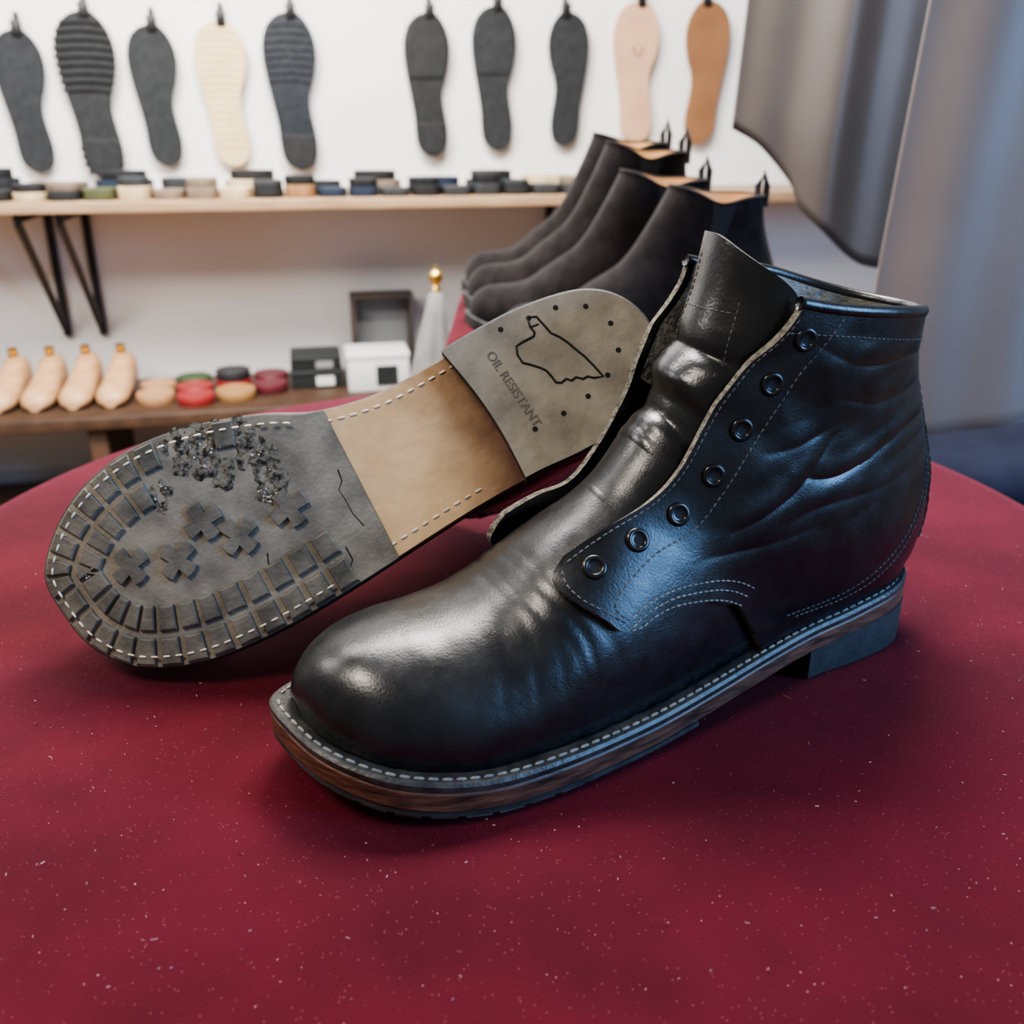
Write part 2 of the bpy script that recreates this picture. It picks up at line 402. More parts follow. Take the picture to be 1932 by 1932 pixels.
def build_boot(root,mir=1,res=1.0,detail_bottom=False):
    rows=int(150*res); cols=int(130*res)
    flip=(mir<0)
    def put(P): P=P.copy(); P[:,1]*=mir; return P
    q=np.linspace(0,1,rows); tq=3.80*q**1.8; ph=np.linspace(-np.pi,np.pi,cols,endpoint=False)
    T,Ph=np.meshgrid(tq,ph,indexing='ij')
    P=put(surf(T,Ph,0)); F=grid_faces(rows,cols,True,flip=not flip); F.append(tuple(range(cols)))
    mesh_obj('vamp',P,F,M_leather,root)
    na=int(150*res); nb=int(240*res)
    A,B=np.meshgrid(np.linspace(0,1,na),np.linspace(0,2,nb),indexing='ij')
    b=np.where(B<=1,B,2-B); med=(B>1).astype(float)
    S=GB(b)+(topline(b,med)-GB(b))*A
    e=phie(S,med); phi=e+(np.pi-e)*b
    off=.0008+lift(S.ravel(),phi.ravel(),med.ravel())
    phs=np.where(B<=1,phi,2*np.pi-phi)
    P=surf(S,phs,off)
    qo,bv=shell('quarter',P,S,na,nb,.0034,[M_leather,M_rim],root,mir)
    OUTQ=.0042
    A2,B2=np.meshgrid(np.linspace(0,1,30),np.linspace(0.0,2,nb//2),indexing='ij'); b2=np.where(B2<=1,B2,2-B2); m2=(B2>1).astype(float)
    S2=5.0+(topline(b2,m2)-.02-5.0)*A2; e2=phie(S2,m2)+.01; p2=e2+(np.pi-e2)*b2
    off2=-.0015+lift(S2.ravel(),p2.ravel(),m2.ravel()); p2=np.where(B2<=1,p2,2*np.pi-p2)
    ln=mesh_obj('lining',put(surf(S2,p2,off2)),grid_faces(30,nb//2,False,flip=not flip),M_lining,root)
    ln['label']='grey wrinkled inner lining'
    nt_,nf=int(170*res),int(60*res)
    A3,B3=np.meshgrid(np.linspace(0,1,nt_),np.linspace(-1,1,nf),indexing='ij')
    ttop=7.56-.40*sm(-.2,1,B3)-.22*np.abs(B3)**6-.08*sm(-.5,-1,B3)
    S3=2.0+(ttop-2.0)*A3; P3=B3*(phie(S3,1-sm(-.5,.5,B3))+(.009/rad(S3))*(1-sm(6.2,6.9,S3)))
    off3=(-.0044+tfold(S3,B3)).ravel()
    shell('tongue',surf(S3,P3,off3,False),S3,nt_,nf,.0022,[M_leather2,M_rim],root,mir)
    bb=np.linspace(0,2,160); b1=np.where(bb<=1,bb,2-bb); m1=(bb>1).astype(float); tp=topline(b1,m1)
    e=phie(tp,m1); ph1=e+(np.pi-e)*b1; of=.0025+lift(tp,ph1,m1); ph1=np.where(bb<=1,ph1,2*np.pi-ph1)
    C=surf(tp,ph1,of)
    tube('collar_binding',C,.0027,M_leather,root,mir)
    nsx,nsy=60,14
    A4,B4=np.meshgrid(np.linspace(0,1,nsx),np.linspace(-1,1,nsy),indexing='ij')
    S4=5.05+(6.35-5.05)*A4; P4=np.pi+B4*(11*D2R)*(1-.1*A4)
    jag=np.array([.0010*noise.noise(Vector((a*40,b_*3,2))) for a,b_ in zip(A4.ravel(),B4.ravel())])
    shell('backstay',surf(S4,P4,.0038+jag),S4,nsx,nsy,.0022,[M_leather,M_rim],root,mir)
    for sgn in (1,-1):
        md=1.0 if sgn<0 else 0.0
        def ln_(tp):
            tp=catmull(tp,False,20); ta=tp[:,0]; pa=tp[:,1]*D2R
            return snap(bv,surf(ta,sgn*pa,OUTQ+lift(ta,pa,md)),.0001)[0]
        t=np.linspace(2.25,6.85,200); pt=phie(t,md)+.0028/rad(t)
        stitch_mesh('stitching',snap(bv,surf(t,sgn*pt,OUTQ+lift(t,pt,md)),.0001)[0],.0021,.0008,.00035,M_threadk,root,mir)
        second=[(tt_,(float(phie(tt_,md))+.0205/float(rad(tt_)))/D2R) for tt_ in (6.85,6.4,6,5.5,5,4.5,4,3.5)]+[(3.0,55),(2.6,62),(2.44,70),(2.55,80)]
        for l in (second,[(2.18,42),(2.16,50),(2.22,60),(2.36,70),(2.5,80)],
                  [(6.62,float(phie(6.62,md))/D2R+4),(6.62,80),(6.60,120),(6.58,160),(6.58,168)],[(5.55,167),(5.1,162),(4.7,157),(4.3,152),(3.95,145)],[(5.55,165),(5.1,160),(4.7,155),(4.27,149.5),(3.90,142)]):
            stitch_mesh('stitching',ln_(l),.0021,.0008,.00035,M_threadk,root,mir)
        for dd in (0,4,8):
            k=dd*.022
            stitch_mesh('stitching',ln_([(2.50+k*.3,86-dd),(2.75,84-dd),(3.0+k*.4,87-dd),(3.28+k*.8,97-dd*.8),(3.47+k,108-dd*.5),(3.60+k,120-dd*.3)]),.0023,.0007,.00045,M_thread,root,mir)
    for (a,b_) in ((np.linspace(5.7,7.40,60),np.full(60,-15*D2R)),(np.linspace(5.6,6.95,60),np.full(60,19*D2R)),(np.full(30,6.75),np.linspace(-15,19,30)*D2R)):
        stitch_mesh('tongue_stitching',surf(a,b_,-.0044+.0024+tfold(a,b_/(42*D2R)),False),.0019,.0008,.0003,M_threadk,root,mir)
    V=[];F=[];mi=[]
    nu,nv=28,10; R0,r0=.0037,.0012
    for i in range(nu):
        a=i*2*math.pi/nu
        for j in range(nv):
            c=j*2*math.pi/nv; rr=R0+r0*math.cos(c); V.append((rr*math.cos(a),rr*math.sin(a),r0*math.sin(c)*.8))
    for i in range(nu):
        for j in range(nv):
            F.append((i*nv+j,((i+1)%nu)*nv+j,((i+1)%nu)*nv+(j+1)%nv,i*nv+(j+1)%nv)); mi.append(0)
    o=len(V)
    for (rr,zz) in ((R0-.0003,.0002),(.0022,.0003),(.0019,.0001)):
        for i in range(nu):
            a=i*2*math.pi/nu; V.append((rr*math.cos(a),rr*math.sin(a),zz))
    for r in range(2):
        for i in range(nu): F.append((o+r*nu+i,o+r*nu+(i+1)%nu,o+(r+1)*nu+(i+1)%nu,o+(r+1)*nu+i)); mi.append(0)
    F.append(tuple(o+2*nu+i for i in range(nu))); mi.append(1)
    first=None
    for sgn in (1,-1):
        md=1.0 if sgn<0 else 0.0
        tt=np.linspace(2.42,6.54,300); pp=phie(tt,md)+(.0100+.0030*sm(2.6,4.5,tt)-.002*sm(5.6,6.5,tt))/rad(tt)
        Q=snap(bv,surf(tt,sgn*pp,OUTQ+lift(tt,pp,md),False),0)[0]
        s=np.concatenate([[0],np.cumsum(np.linalg.norm(np.diff(Q,axis=0),axis=1))])
        Q7=np.array([[np.interp(f*s[-1],s,Q[:,k]) for k in range(3)] for f in np.linspace(0,1,7)])
        L7,N7=snap(bv,Q7,.0003)
        for p,n in zip(L7,N7):
            n=np.array(tuple(n)); p=p.copy(); n[1]*=mir; p[1]*=mir
            a=np.cross(n,[0,1,0]); a/=np.linalg.norm(a); bb_=np.cross(n,a)
            mt=Matrix(((a[0],bb_[0],n[0],p[0]),(a[1],bb_[1],n[1],p[1]),(a[2],bb_[2],n[2],p[2]),(0,0,0,1)))
            if first is None:
                first=mesh_obj('eyelet',V,F,[M_eyelet,M_dark],root,True,mi); ob=first; first['label']='round black metal eyelet'
            else:
                ob=first.copy(); COL.objects.link(ob); ob.parent=root
            ob.matrix_local=mt
    z=lambda k: (lambda x: zb(x)+k)
    slab('welt',[(.0012,z(.0128)),(.0,z(.0136)),(.0,z(.0156)),(.001,z(.0168))],[M_welt],root,mir=mir,Mn=110)
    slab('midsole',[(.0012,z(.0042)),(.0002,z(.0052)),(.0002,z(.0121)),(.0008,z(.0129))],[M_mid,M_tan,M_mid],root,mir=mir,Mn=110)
    slab('outsole',[(.0012,z(.0020)),(.0004,z(.0026)),(.0006,z(.0045))],[M_rubside,M_rubbase,M_rubside],root,x1=.156,mir=mir,Mn=80,shift=lambda t:(.006*(.5-t)))
    LAT=.178; MED=.158; pitch=.0132
    zo=lambda x: zb(x)+.0; zi=lambda x: zb(x)+.0032
    for row,(d0,d1,nm) in enumerate(((.0014,.0152,'outer_lugs'),(.0175,.0305,'inner_lugs'))):
        V=[];F=[]; s=-MED
        while s<LAT:
            a,b_=s+.0013,s+pitch-.0013
            if not ((row==1 and -.135<s<-.082) or (row==0 and -.122<s<-.098) or s<-.140):
                poly=[]
                for ss in np.linspace(a,b_,4): poly.append(outline_pt(idx_at(ss),d0))
                for k,ss in enumerate(np.linspace(b_,a,5)): poly.append(outline_pt(idx_at(ss),d1))
                prism(V,F,poly,zo,zi,.0009,mir)
            s+=pitch
        mesh_obj(nm,V,F,M_rubber,root,False)
    V=[];F=[]
    for (u,v,rot) in ((240,1072,.35),(335,1062,.55),(383,988,.25),(452,1018,.5),(548,965,.25)):
        cx,cy=sheet(u,v); poly=[]
        for k in range(4):
            a=rot+k*math.pi/2; ca,sa=math.cos(a),math.sin(a)
            for (lx,ly) in ((.0092,-.0037),(.0098,0),(.0092,.0037)):
                poly.append((cx+lx*ca-ly*sa,cy+lx*sa+ly*ca))
            a2=a+math.pi/4; poly.append((cx+.0046*math.cos(a2),cy+.0046*math.sin(a2)))
        prism(V,F,poly,zo,zi,.0004,mir)
    mesh_obj('cross_lugs',V,F,M_rubber,root,False)
    shf=lambda t: (.0065-.013*t)-.0+.003*math.sin(math.pi*t)
    slab('heel_block',[(.0016,lambda x:0*x+.0),(.0004,lambda x:0*x+.0012),(.0004,lambda x:zb(x)+.0035),(.0006,lambda x:zb(x)+.0048)],[M_heelside,M_heelface,M_heelside],root,x0=.2225,mir=mir,Mn=50,J=12,shift=shf)
    def seam(a,b_,d,zz):
        pts=[]
        for ss in np.arange(a,b_,.002):
            p=outline_pt(idx_at(ss),d); pts.append((p[0],p[1],float(zb(p[0]))+zz))
        return pts
    stitch_mesh('welt_stitching',seam(0,ARC[-1],.0033,.0170),.0040,.0011,.0007,M_thread,root,mir)
    for (a,b_,d,zz) in ((-.158,.178,.0062,-.0001),(.180,.262,.0075,.0040),(-.245,-.166,.0065,.0040)):
        stitch_mesh('outsole_stitching',seam(a,b_,d,zz),.0036,.0024,.0006,M_threadw,root,mir)
    if detail_bottom:
        def crumb(cx,cy,R,h,seed):
            V=[]; n1,n2=30,48
            for i in range(n1):
                rr=R*i/(n1-1)
                for j in range(n2):
                    a=j*2*math.pi/n2; edge=1+.6*noise.noise(Vector((math.cos(a)*1.6+seed,math.sin(a)*1.6,seed)))
                    x=cx+rr*edge*math.cos(a); y=cy+rr*edge*math.sin(a)
                    nn=noise.noise(Vector((x*230,y*230,7)))+.5*noise.noise(Vector((x*600,y*600,3)))
                    prof=1-(i/(n1-1))**3
                    V.append((x,y*mir,float(zb(x))+.0021-(h*(.30+nn*.8))*prof))
            mesh_obj('crumbled_rubber',V,grid_faces(n1,n2,True),M_crumb,root,True)['label']='crumbling worn-out patch of rubber'
        for (u,v,R,s_) in ((372,862,.0125,1.0),(332,842,.008,7.0),(418,895,.009,3.0),(490,862,.0105,9.0),(518,905,.007,4.4),(300,940,.007,5.1),(460,826,.010,2.2),(505,932,.006,6.0),(405,825,.008,8.3)):
            cx,cy=sheet(u,v); crumb(cx,cy,R,.0013,s_)
        V=[];F=[]
        rnd=random.Random(5)
        for (u,v,sp,n) in ((375,850,40,12),(505,940,14,14),(490,870,40,5),(165,1085,25,10),(290,930,30,4),(175,1105,15,6),(620,1050,40,3)):
            for _ in range(n):
                cx,cy=sheet(rnd.gauss(u,sp*.5),rnd.gauss(v,sp*.5)); r=rnd.uniform(.0003,.0008); o=len(V)
                zc=float(zb(cx))+.0010-rnd.uniform(0,.0006)
                for (a,b_,c) in ((1,0,0),(-1,0,0),(0,1,0),(0,-1,0),(0,0,1),(0,0,-1)):
                    k=r*rnd.uniform(.6,1.2); V.append((cx+a*k,(cy+b_*k)*mir,zc+c*k))
                F.extend([(o,o+2,o+4),(o+2,o+1,o+4),(o+1,o+3,o+4),(o+3,o,o+4),(o+2,o,o+5),(o+1,o+2,o+5),(o+3,o+1,o+5),(o,o+3,o+5)])
        g=mesh_obj('grit',V,F,M_white,root,False); g['kind']='stuff'; g['label']='white grit stuck in the tread'
        V=[];F=[]
        for (u,v) in ((1015,600),(960,622),(1068,580),(1127,578),(1175,612),(1189,665),(1167,714),(1128,755),(1080,788),(1024,818)):
            cx,cy=sheet(u,v); o=len(V)
            for k in range(14):
                a=k*2*math.pi/14; V.append((cx+.0013*math.cos(a),(cy+.0013*math.sin(a))*mir,-.00015))
            F.append(tuple(range(o,o+14)))
        mesh_obj('nail_holes',V,F,M_dark,root,False)
        def groove(name,px,rad_,m,closed=True,zz=-.0001):
            P=[]
            for u,v in px:
                x,y=sheet(u,v); P.append((x,y,zz))
            return tube(name,P,rad_,m,root,mir,6,closed)
        groove('heel_emblem',[(1012,598),(1030,597),(1036,604),(1048,618),(1058,630),(1075,638),(1092,650),(1105,662),(1122,676),(1140,695),(1158,716),(1140,719),(1128,716),(1118,721),(1105,717),(1096,724),(1086,720),(1076,728),(1066,727),(1058,716),(1048,704),(1036,698),(1018,692),(1002,688),(992,672),(990,655),(1000,648),(1012,642),(1024,636),(1026,628),(1018,618)],.00055,M_dark)['label']='outline emblem moulded into the heel'
        groove('emblem_neck',[(1018,618),(1034,612)],.0004,M_dark,False)
        for px in ([(640,890),(648,912),(642,930),(655,950),(668,975),(690,1000)],[(505,1050),(508,1080),(520,1100)],[(655,1040),(668,1065),(662,1085)]):
            zz=float(zb(sheet(*px[0])[0]))+.0021
            groove('rubber_crack',px,.00035,M_dark,False,zz)
        def text(s,u0,v0,u1,v1,size):
            cu=bpy.data.curves.new('lettering','FONT'); cu.body=s; cu.size=size; cu.align_x='CENTER'; cu.align_y='CENTER'; cu.extrude=.0002; cu.offset=.00005
            tmp=bpy.data.objects.new('tmp_text',cu); COL.objects.link(tmp)
            bpy.context.view_layer.update()
            me=bpy.data.meshes.new_from_object(tmp.evaluated_get(bpy.context.evaluated_depsgraph_get()))
            bpy.data.objects.remove(tmp); me.materials.clear(); me.materials.append(M_letter)
            ob=bpy.data.objects.new('heel_lettering',me); COL.objects.link(ob); ob.parent=root
            A=np.array([*sheet(u0,v0)]); B=np.array([*sheet(u1,v1)])
            A[1]*=mir; B[1]*=mir
            ex=Vector((B[0]-A[0],B[1]-A[1],0)).normalized(); ez=Vector((0,0,-1)); ey=ez.cross(ex)
            c=(A+B)/2
            ob.matrix_local=Matrix(((ex.x,ey.x,ez.x,c[0]),(ex.y,ey.y,ez.y,c[1]),(ex.z,ey.z,ez.z,-.0001),(0,0,0,1)))
        text('OIL RESISTANT',940,672,1026,806,.0062)

boot=empty('boot',label='black leather lace-up boot without laces, standing upright on red velvet',category='boot',group='pair of worn black boots')
build_boot(boot,1,1.0,False)
ax=27*D2R
ox,oy=.062,-.312
boot.matrix_world=Matrix(((math.cos(ax),-math.sin(ax),0,ox*.891+oy*.454),(math.sin(ax),math.cos(ax),0,ox*.454-oy*.891),(0,0,1,0),(0,0,0,1)))
cam0=Vector((0,0,.235)); kk=.957; bs=.955
Tt=cam0+(Vector((-.2230,.4003,.0430))-cam0)*kk; Hh=cam0+(Vector((.0655,.4575,.1527))-cam0)*kk
e1=(Hh-Tt).normalized(); n0=Vector((.085,-.885,.45)); n0=(n0-e1*n0.dot(e1)).normalized()
e2=-(e1.cross(n0)); O=Tt-.012*bs*e2
boot2=empty('boot',label='black leather boot tipped over, worn lugged sole and heel showing',category='boot',group='pair of worn black boots')
build_boot(boot2,-1,.6,True)
zx=-n0; yy=-e2
boot2.matrix_world=Matrix(((e1.x*bs,yy.x*bs,zx.x*bs,O.x),(e1.y*bs,yy.y*bs,zx.y*bs,O.y),(e1.z*bs,yy.z*bs,zx.z*bs,O.z),(0,0,0,1)))
bpy.context.view_layer.update()
mz=min((c.matrix_world@v.co).z for c in boot2.children if c.type=='MESH' for v in c.data.vertices)
boot2.location.z+=min(.003,max(0,-mz))

# ---------------------------------------------------------------- velvet table
def velvet(name):
    m=mat(name,(.048,.0032,.0078),.85,(.075,.0052,.0125),14,6,bump=[(1500,.5,.0006),(20,.2,.004)],sheen=.25,spec=.1)
    nt=m.node_tree;N=nt.nodes;L=nt.links;b=N['Principled BSDF']
    b.inputs['Sheen Tint'].default_value=(1,.32,.40,1); b.inputs['Sheen Roughness'].default_value=.4
    src=b.inputs['Base Color'].links[0].from_socket
    tc=N.new('ShaderNodeTexCoord')
    prev=src
    for (sc,thr,sel,colr) in ((900,.16,.86,(.26,.09,.10,1)),(380,.08,.86,(.42,.23,.22,1)),(120,.030,.82,(.6,.46,.43,1))):
        v=N.new('ShaderNodeTexVoronoi'); v.inputs['Scale'].default_value=sc; L.new(tc.outputs['Object'],v.inputs['Vector'])
        lt=N.new('ShaderNodeMath'); lt.operation='LESS_THAN'; lt.inputs[1].default_value=thr; L.new(v.outputs['Distance'],lt.inputs[0])
        sp=N.new('ShaderNodeSeparateColor'); L.new(v.outputs['Color'],sp.inputs[0])
        gt=N.new('ShaderNodeMath'); gt.operation='GREATER_THAN'; gt.inputs[1].default_value=sel; L.new(sp.outputs[0],gt.inputs[0])
        mu=N.new('ShaderNodeMath'); mu.operation='MULTIPLY'; L.new(lt.outputs[0],mu.inputs[0]); L.new(gt.outputs[0],mu.inputs[1])
        mx=N.new('ShaderNodeMix'); mx.data_type='RGBA'; L.new(mu.outputs[0],mx.inputs[0]); L.new(prev,mx.inputs[6]); mx.inputs[7].default_value=colr
        prev=mx.outputs[2]
    L.new(prev,b.inputs['Base Color'])
    return m
M_velvet=velvet('red_velvet')
table=empty('round_table',(0,.54,-.70),'oval table covered with dark red velvet cloth','table')
def tcl(name,parent):
    V=[];F=[]; n=160
    prof=[(0,0),(.3,0),(.6,0),(.8,0),(.9,0),(.96,0),(.985,-.0006),(1.0,-.004),(1.008,-.012),(1.012,-.03),(1.015,-.12),(1.02,-.28),(1.025,-.45)]
    for (r,zz) in prof:
        for k in range(n):
            a=k*2*math.pi/n; c,s=math.cos(a),math.sin(a)
            ry=.372 if s>0 else .43
            rx=.352
            if s<0: rx=.352+.03*abs(s)
            wav=1+ (0.012*math.sin(a*14)+.008*math.sin(a*9+1))*min(1,max(0,-zz-.02)/.3)
            V.append((rx*r*wav*c,ry*r*wav*s,.70+zz))
    F=grid_faces(len(prof),n,True,0)
    return mesh_obj(name,V,F,M_velvet,parent,True,merge=True)
tcl('velvet_cloth',table)
M_wooddark=mat('dark_wood',(.05,.028,.018),.5,(.09,.05,.03),20,stretch=(1,8,1))
def box(name,c,s,m,parent=None,bev=.004,rotz=0):
    bm=bmesh.new(); bmesh.ops.create_cube(bm,size=1)
    for v in bm.verts: v.co=Vector((v.co.x*s[0],v.co.y*s[1],v.co.z*s[2]))
    if bev: bmesh.ops.bevel(bm,geom=bm.edges[:],offset=bev,segments=2,affect='EDGES',profile=.5)
    me=bpy.data.meshes.new(name); bm.to_mesh(me); bm.free(); me.materials.append(m)
    me.polygons.foreach_set('use_smooth',[True]*len(me.polygons)); me.set_sharp_from_angle(angle=50*D2R)
    o=bpy.data.objects.new(name,me); COL.objects.link(o); o.location=c; o.rotation_euler=(0,0,rotz)
    if parent: o.parent=parent
    return o
def lathe(name,prof,m,parent=None,n=28,loc=(0,0,0)):
    V=[]
    for (r,z_) in prof:
        for k in range(n):
            a=k*2*math.pi/n; V.append((r*math.cos(a),r*math.sin(a),z_))
    o=mesh_obj(name,V,grid_faces(len(prof),n,True),m,parent,True,merge=True,sharp=40); o.location=loc; return o
lathe('pedestal',[(.0,0),(.2,0),(.2,.02),(.06,.04),(.04,.1),(.04,.6),(.25,.66),(.25,.68),(0,.68)],M_wooddark,table)
V=[];F=[]; rnd=random.Random(11)
M_lint=mat('lint',(.50,.34,.33),.9)
for q_ in range(420):
    x=rnd.uniform(-.27,.27); y=rnd.uniform(.2,.55); big=q_%16==0
    l=rnd.uniform(.002,.0045) if big else rnd.uniform(.0004,.0016); a=rnd.uniform(0,6.28); k=rnd.uniform(-500,500)
    if ((x)/.33)**2+((y-.54)/.40)**2>1: continue
    w=rnd.uniform(.00004,.00010); o=len(V); n=8
    for i in range(n+1):
        s=l*i/n; aa=a+k*s
        x+=math.cos(aa)*l/n; y+=math.sin(aa)*l/n
        V.append((x-math.sin(aa)*w,y+math.cos(aa)*w,.0006)); V.append((x+math.sin(aa)*w,y-math.cos(aa)*w,.0009))
    for i in range(n): F.append((o+2*i,o+2*i+1,o+2*i+3,o+2*i+2))
li=mesh_obj('lint',V,F,M_lint,None,False); tag(li,'white lint fibres and dust on the red velvet','lint'); li['kind']='stuff'

# ---------------------------------------------------------------- room
WA=12*D2R; wv=Vector((math.cos(WA),math.sin(WA),0)); mv=Vector((math.sin(WA),-math.cos(WA),0)); W0=Vector((0,2.667,0))
def WP(s,h,z): return W0+wv*s+mv*h+Vector((0,0,z))
M_wall=mat('white_wall',(.84,.835,.82),.8,(.88,.875,.86),3,bump=[(60,.1,.002)])
M_floor=mat('brown_floor',(.20,.11,.06),.5,(.30,.17,.09),6,stretch=(1,12,1))
def struct(o): o['kind']='structure'; return o
struct(box('wall_back',WP(0,-.05,.55),(7,.1,2.5),M_wall,None,0,WA))
struct(box('floor',(0,1.0,-.725),(7,6,.05),M_floor,None,0,0))
struct(box('baseboard_back',WP(0,.0101,-.655),(7,.02,.09),mat('baseboard_paint',(.7,.7,.7),.5),None,.002,WA))
M_pine=mat('pine_shelf',(.34,.21,.12),.5,(.46,.31,.19),9,stretch=(1,14,14))
M_iron=mat('black_iron',(.015,.016,.02),.45)
shelf=empty('wall_shelf',WP(0,0,.062),'long pine wall shelf on black iron brackets','shelf',rotz=WA)
box('shelf_board',(-.2,-.16,.011),(3.6,.315,.024),M_pine,shelf,.002)
def bracket(s,parent):
    bm=bmesh.new()
    for (a,b) in (((0,-.012,-.32),(0,-.012,-.001)),((0,-.012,-.012),(0,-.29,-.012)),((0,-.014,-.31),(0,-.285,-.02))):
        a=Vector(a);b=Vector(b); d=b-a; q=d.to_track_quat('Z','X').to_matrix().to_4x4()
        bmesh.ops.create_cube(bm,size=1,matrix=Matrix.Translation((a+b)/2)@q@Matrix.Diagonal((.018,.012,d.length,1)))
    me=bpy.data.meshes.new('bracket'); bm.to_mesh(me); bm.free(); me.materials.append(M_iron)
    o=bpy.data.objects.new('bracket',me); COL.objects.link(o); o.parent=parent; o.location=(s,0,0)
for s in (-1.155,-1.07,.10,.19): bracket(s,shelf)
M_solek=[mat('sole_rubber_black',(.009,.010,.011),.65,(.018,.019,.021),60,bump=[(250,.6,.002)]),mat('sole_rubber_charcoal',(.013,.015,.017),.75,(.024,.026,.029),60,bump=[(350,.6,.002)]),
 mat('sole_crepe_cream',(.72,.56,.30),.7,(.80,.64,.38),20,bump=[(200,.5,.002)]),mat('sole_leather_pink',(.58,.35,.22),.6,(.64,.41,.27),12),mat('sole_leather_tan',(.22,.10,.045),.6,(.28,.135,.06),12),mat('sole_rubber_blueblack',(.009,.012,.017),.45,(.016,.020,.027),60,bump=[(200,.6,.002)])]
M_clip=mat('black_plastic_clip',(.012,.012,.013),.4)
M_print=mat('printed_mark',(.25,.13,.08),.7)
def hanging_sole(s,z,L,kind,flipx,wid=1.0,ridges=None,patch=None,label='',mark=False):
    root=empty('shoe_sole',WP(s,.022,z),label,'shoe sole','soles hanging on the wall',WA)
    k=L/.314
    P=[( (y-.0)*k*flipx*wid*.98, 0, (.154-x)*k) for (x,y) in OUT[::6]]
    n=len(P); V=[];F=[]
    for (ins,yy_) in ((.0015,.006),(0,.004),(0,-.004),(.0015,-.006)):
        Q=inset_poly(np.array([(p[0],p[2]) for p in P]),ins)
        for q in Q: V.append((q[0],yy_,q[1]))
    F=grid_faces(4,n,True); F.append(tuple(range(n))); F.append(tuple(3*n+i for i in range(n-1,-1,-1)))
    if ridges:
        for (x0,x1,amp) in ridges:
            w=W(.004) if amp<.004 else W(-.002); a=abs(amp); x=x0
            while x<x1:
                mm=6; o=len(V)
                for (dx,yo) in ((0,-.005),(.001,-.006-a),(.007,-.006-a),(.0085,-.005)):
                    for j in range(mm+1):
                        t=j/mm; la,me=w.lat(x),w.med(x); yv=la+(me-la)*t
                        xx=x+dx-.004*math.sin(math.pi*t)
                        V.append((yv*k*flipx*wid*.98,yo,(.154-xx)*k))
                F.extend(grid_faces(4,mm+1,False,o)); x+=.0155
    mesh_obj('sole_body',V,F,M_solek[kind],root,True,sharp=35)
    if patch:
        for (x0,x1,hh) in patch:
            V=[];F=[]; mm=8; nn=18
            for (yo,ins) in ((-.0055,0),(-.006-hh,0),(-.006-hh-.0005,.001)):
                wq=W(.001+ins)
                xs=np.linspace(max(x0,wq.x0)+ins,min(x1,wq.x1)-ins,nn)
                for x in xs:
                    for j in range(mm+1):
                        la,me=float(wq.lat(x)),float(wq.med(x)); V.append(((la+(me-la)*j/mm)*k*flipx*wid*.98,yo,(.154-x)*k))
            sz=nn*(mm+1); F=grid_faces(nn,mm+1,False,2*sz)
            ring=[(0,j) for j in range(mm)]+[(i,mm) for i in range(nn-1)]+[(nn-1,j) for j in range(mm,0,-1)]+[(i,0) for i in range(nn-1,0,-1)]
            for r in range(2):
                for i in range(len(ring)):
                    a=ring[i];b=ring[(i+1)%len(ring)]
                    F.append((r*sz+a[0]*(mm+1)+a[1],r*sz+b[0]*(mm+1)+b[1],(r+1)*sz+b[0]*(mm+1)+b[1],(r+1)*sz+a[0]*(mm+1)+a[1]))
            mesh_obj('heel_pad' if x0>.15 else 'tread_pad',V,F,M_solek[kind] if x0<.15 else M_solek[0],root,True,sharp=35)
    zt=.154*k
    box('hanger_clip',(0.004*flipx,-.002,zt+.004),(.022,.018,.034),M_clip,root,.003)
    box('hanger_hook',(0.004*flipx,.012,zt+.028),(.010,.016,.022),M_clip,root,.002)
    if mark:
        tube('stamped_mark',[(-.012,-.0068,.06),(-.012,-.0068,.045),(-.006,-.0068,.040),(.004,-.0068,.040),(.010,-.0068,.045),(.010,-.0068,.06)],.0016,M_print,root)
    return root
HS=[(-1.1526,.288,.303,1,1,1.05,None,None,'thin charcoal rubber shoe sole hanging by a clip'),
(-1.0047,.300,.36,0,1,1.05,[(.015,.14,.006),(.25,.33,.006)],[(.235,.4,.008)],'thick black lugged rubber sole with heel hanging by a clip'),
(-.8604,.302,.305,1,1,1.05,None,None,'dark ribbed rubber shoe sole hanging by a clip'),
(-.705,.308,.32,2,1,1.08,[(.02,.28,-.0012)],None,'cream crepe rubber shoe sole hanging by a clip'),
(-.5443,.312,.35,5,1,1.05,[(.02,.14,.003),(.24,.30,.003)],[(.24,.4,.005)],'blue-black wedge rubber sole with rippled tread'),
(-.2139,.330,.325,0,1,1.02,None,[(.0,.14,.002),(.238,.4,.006)],'black rubber sole with smooth forefoot and heel pad'),
(-.045,.346,.33,1,1,1.0,None,[(-.01,.145,.002)],'charcoal half-and-half rubber sole on a clip'),
(.1369,.346,.31,1,-1,1.0,None,None,'plain charcoal rubber sole hanging by a clip'),
(.3251,.365,.33,3,1,1.08,None,None,'pale pinkish leather sole with a stamped mark'),
(.5087,.365,.34,4,-1,1.05,None,None,'tan brown leather sole hanging by a clip')]
for i,h in enumerate(HS):
    hanging_sole(h[0],h[1],h[2],h[3],h[4],h[5],h[6],h[7],h[8],mark=(i==8))

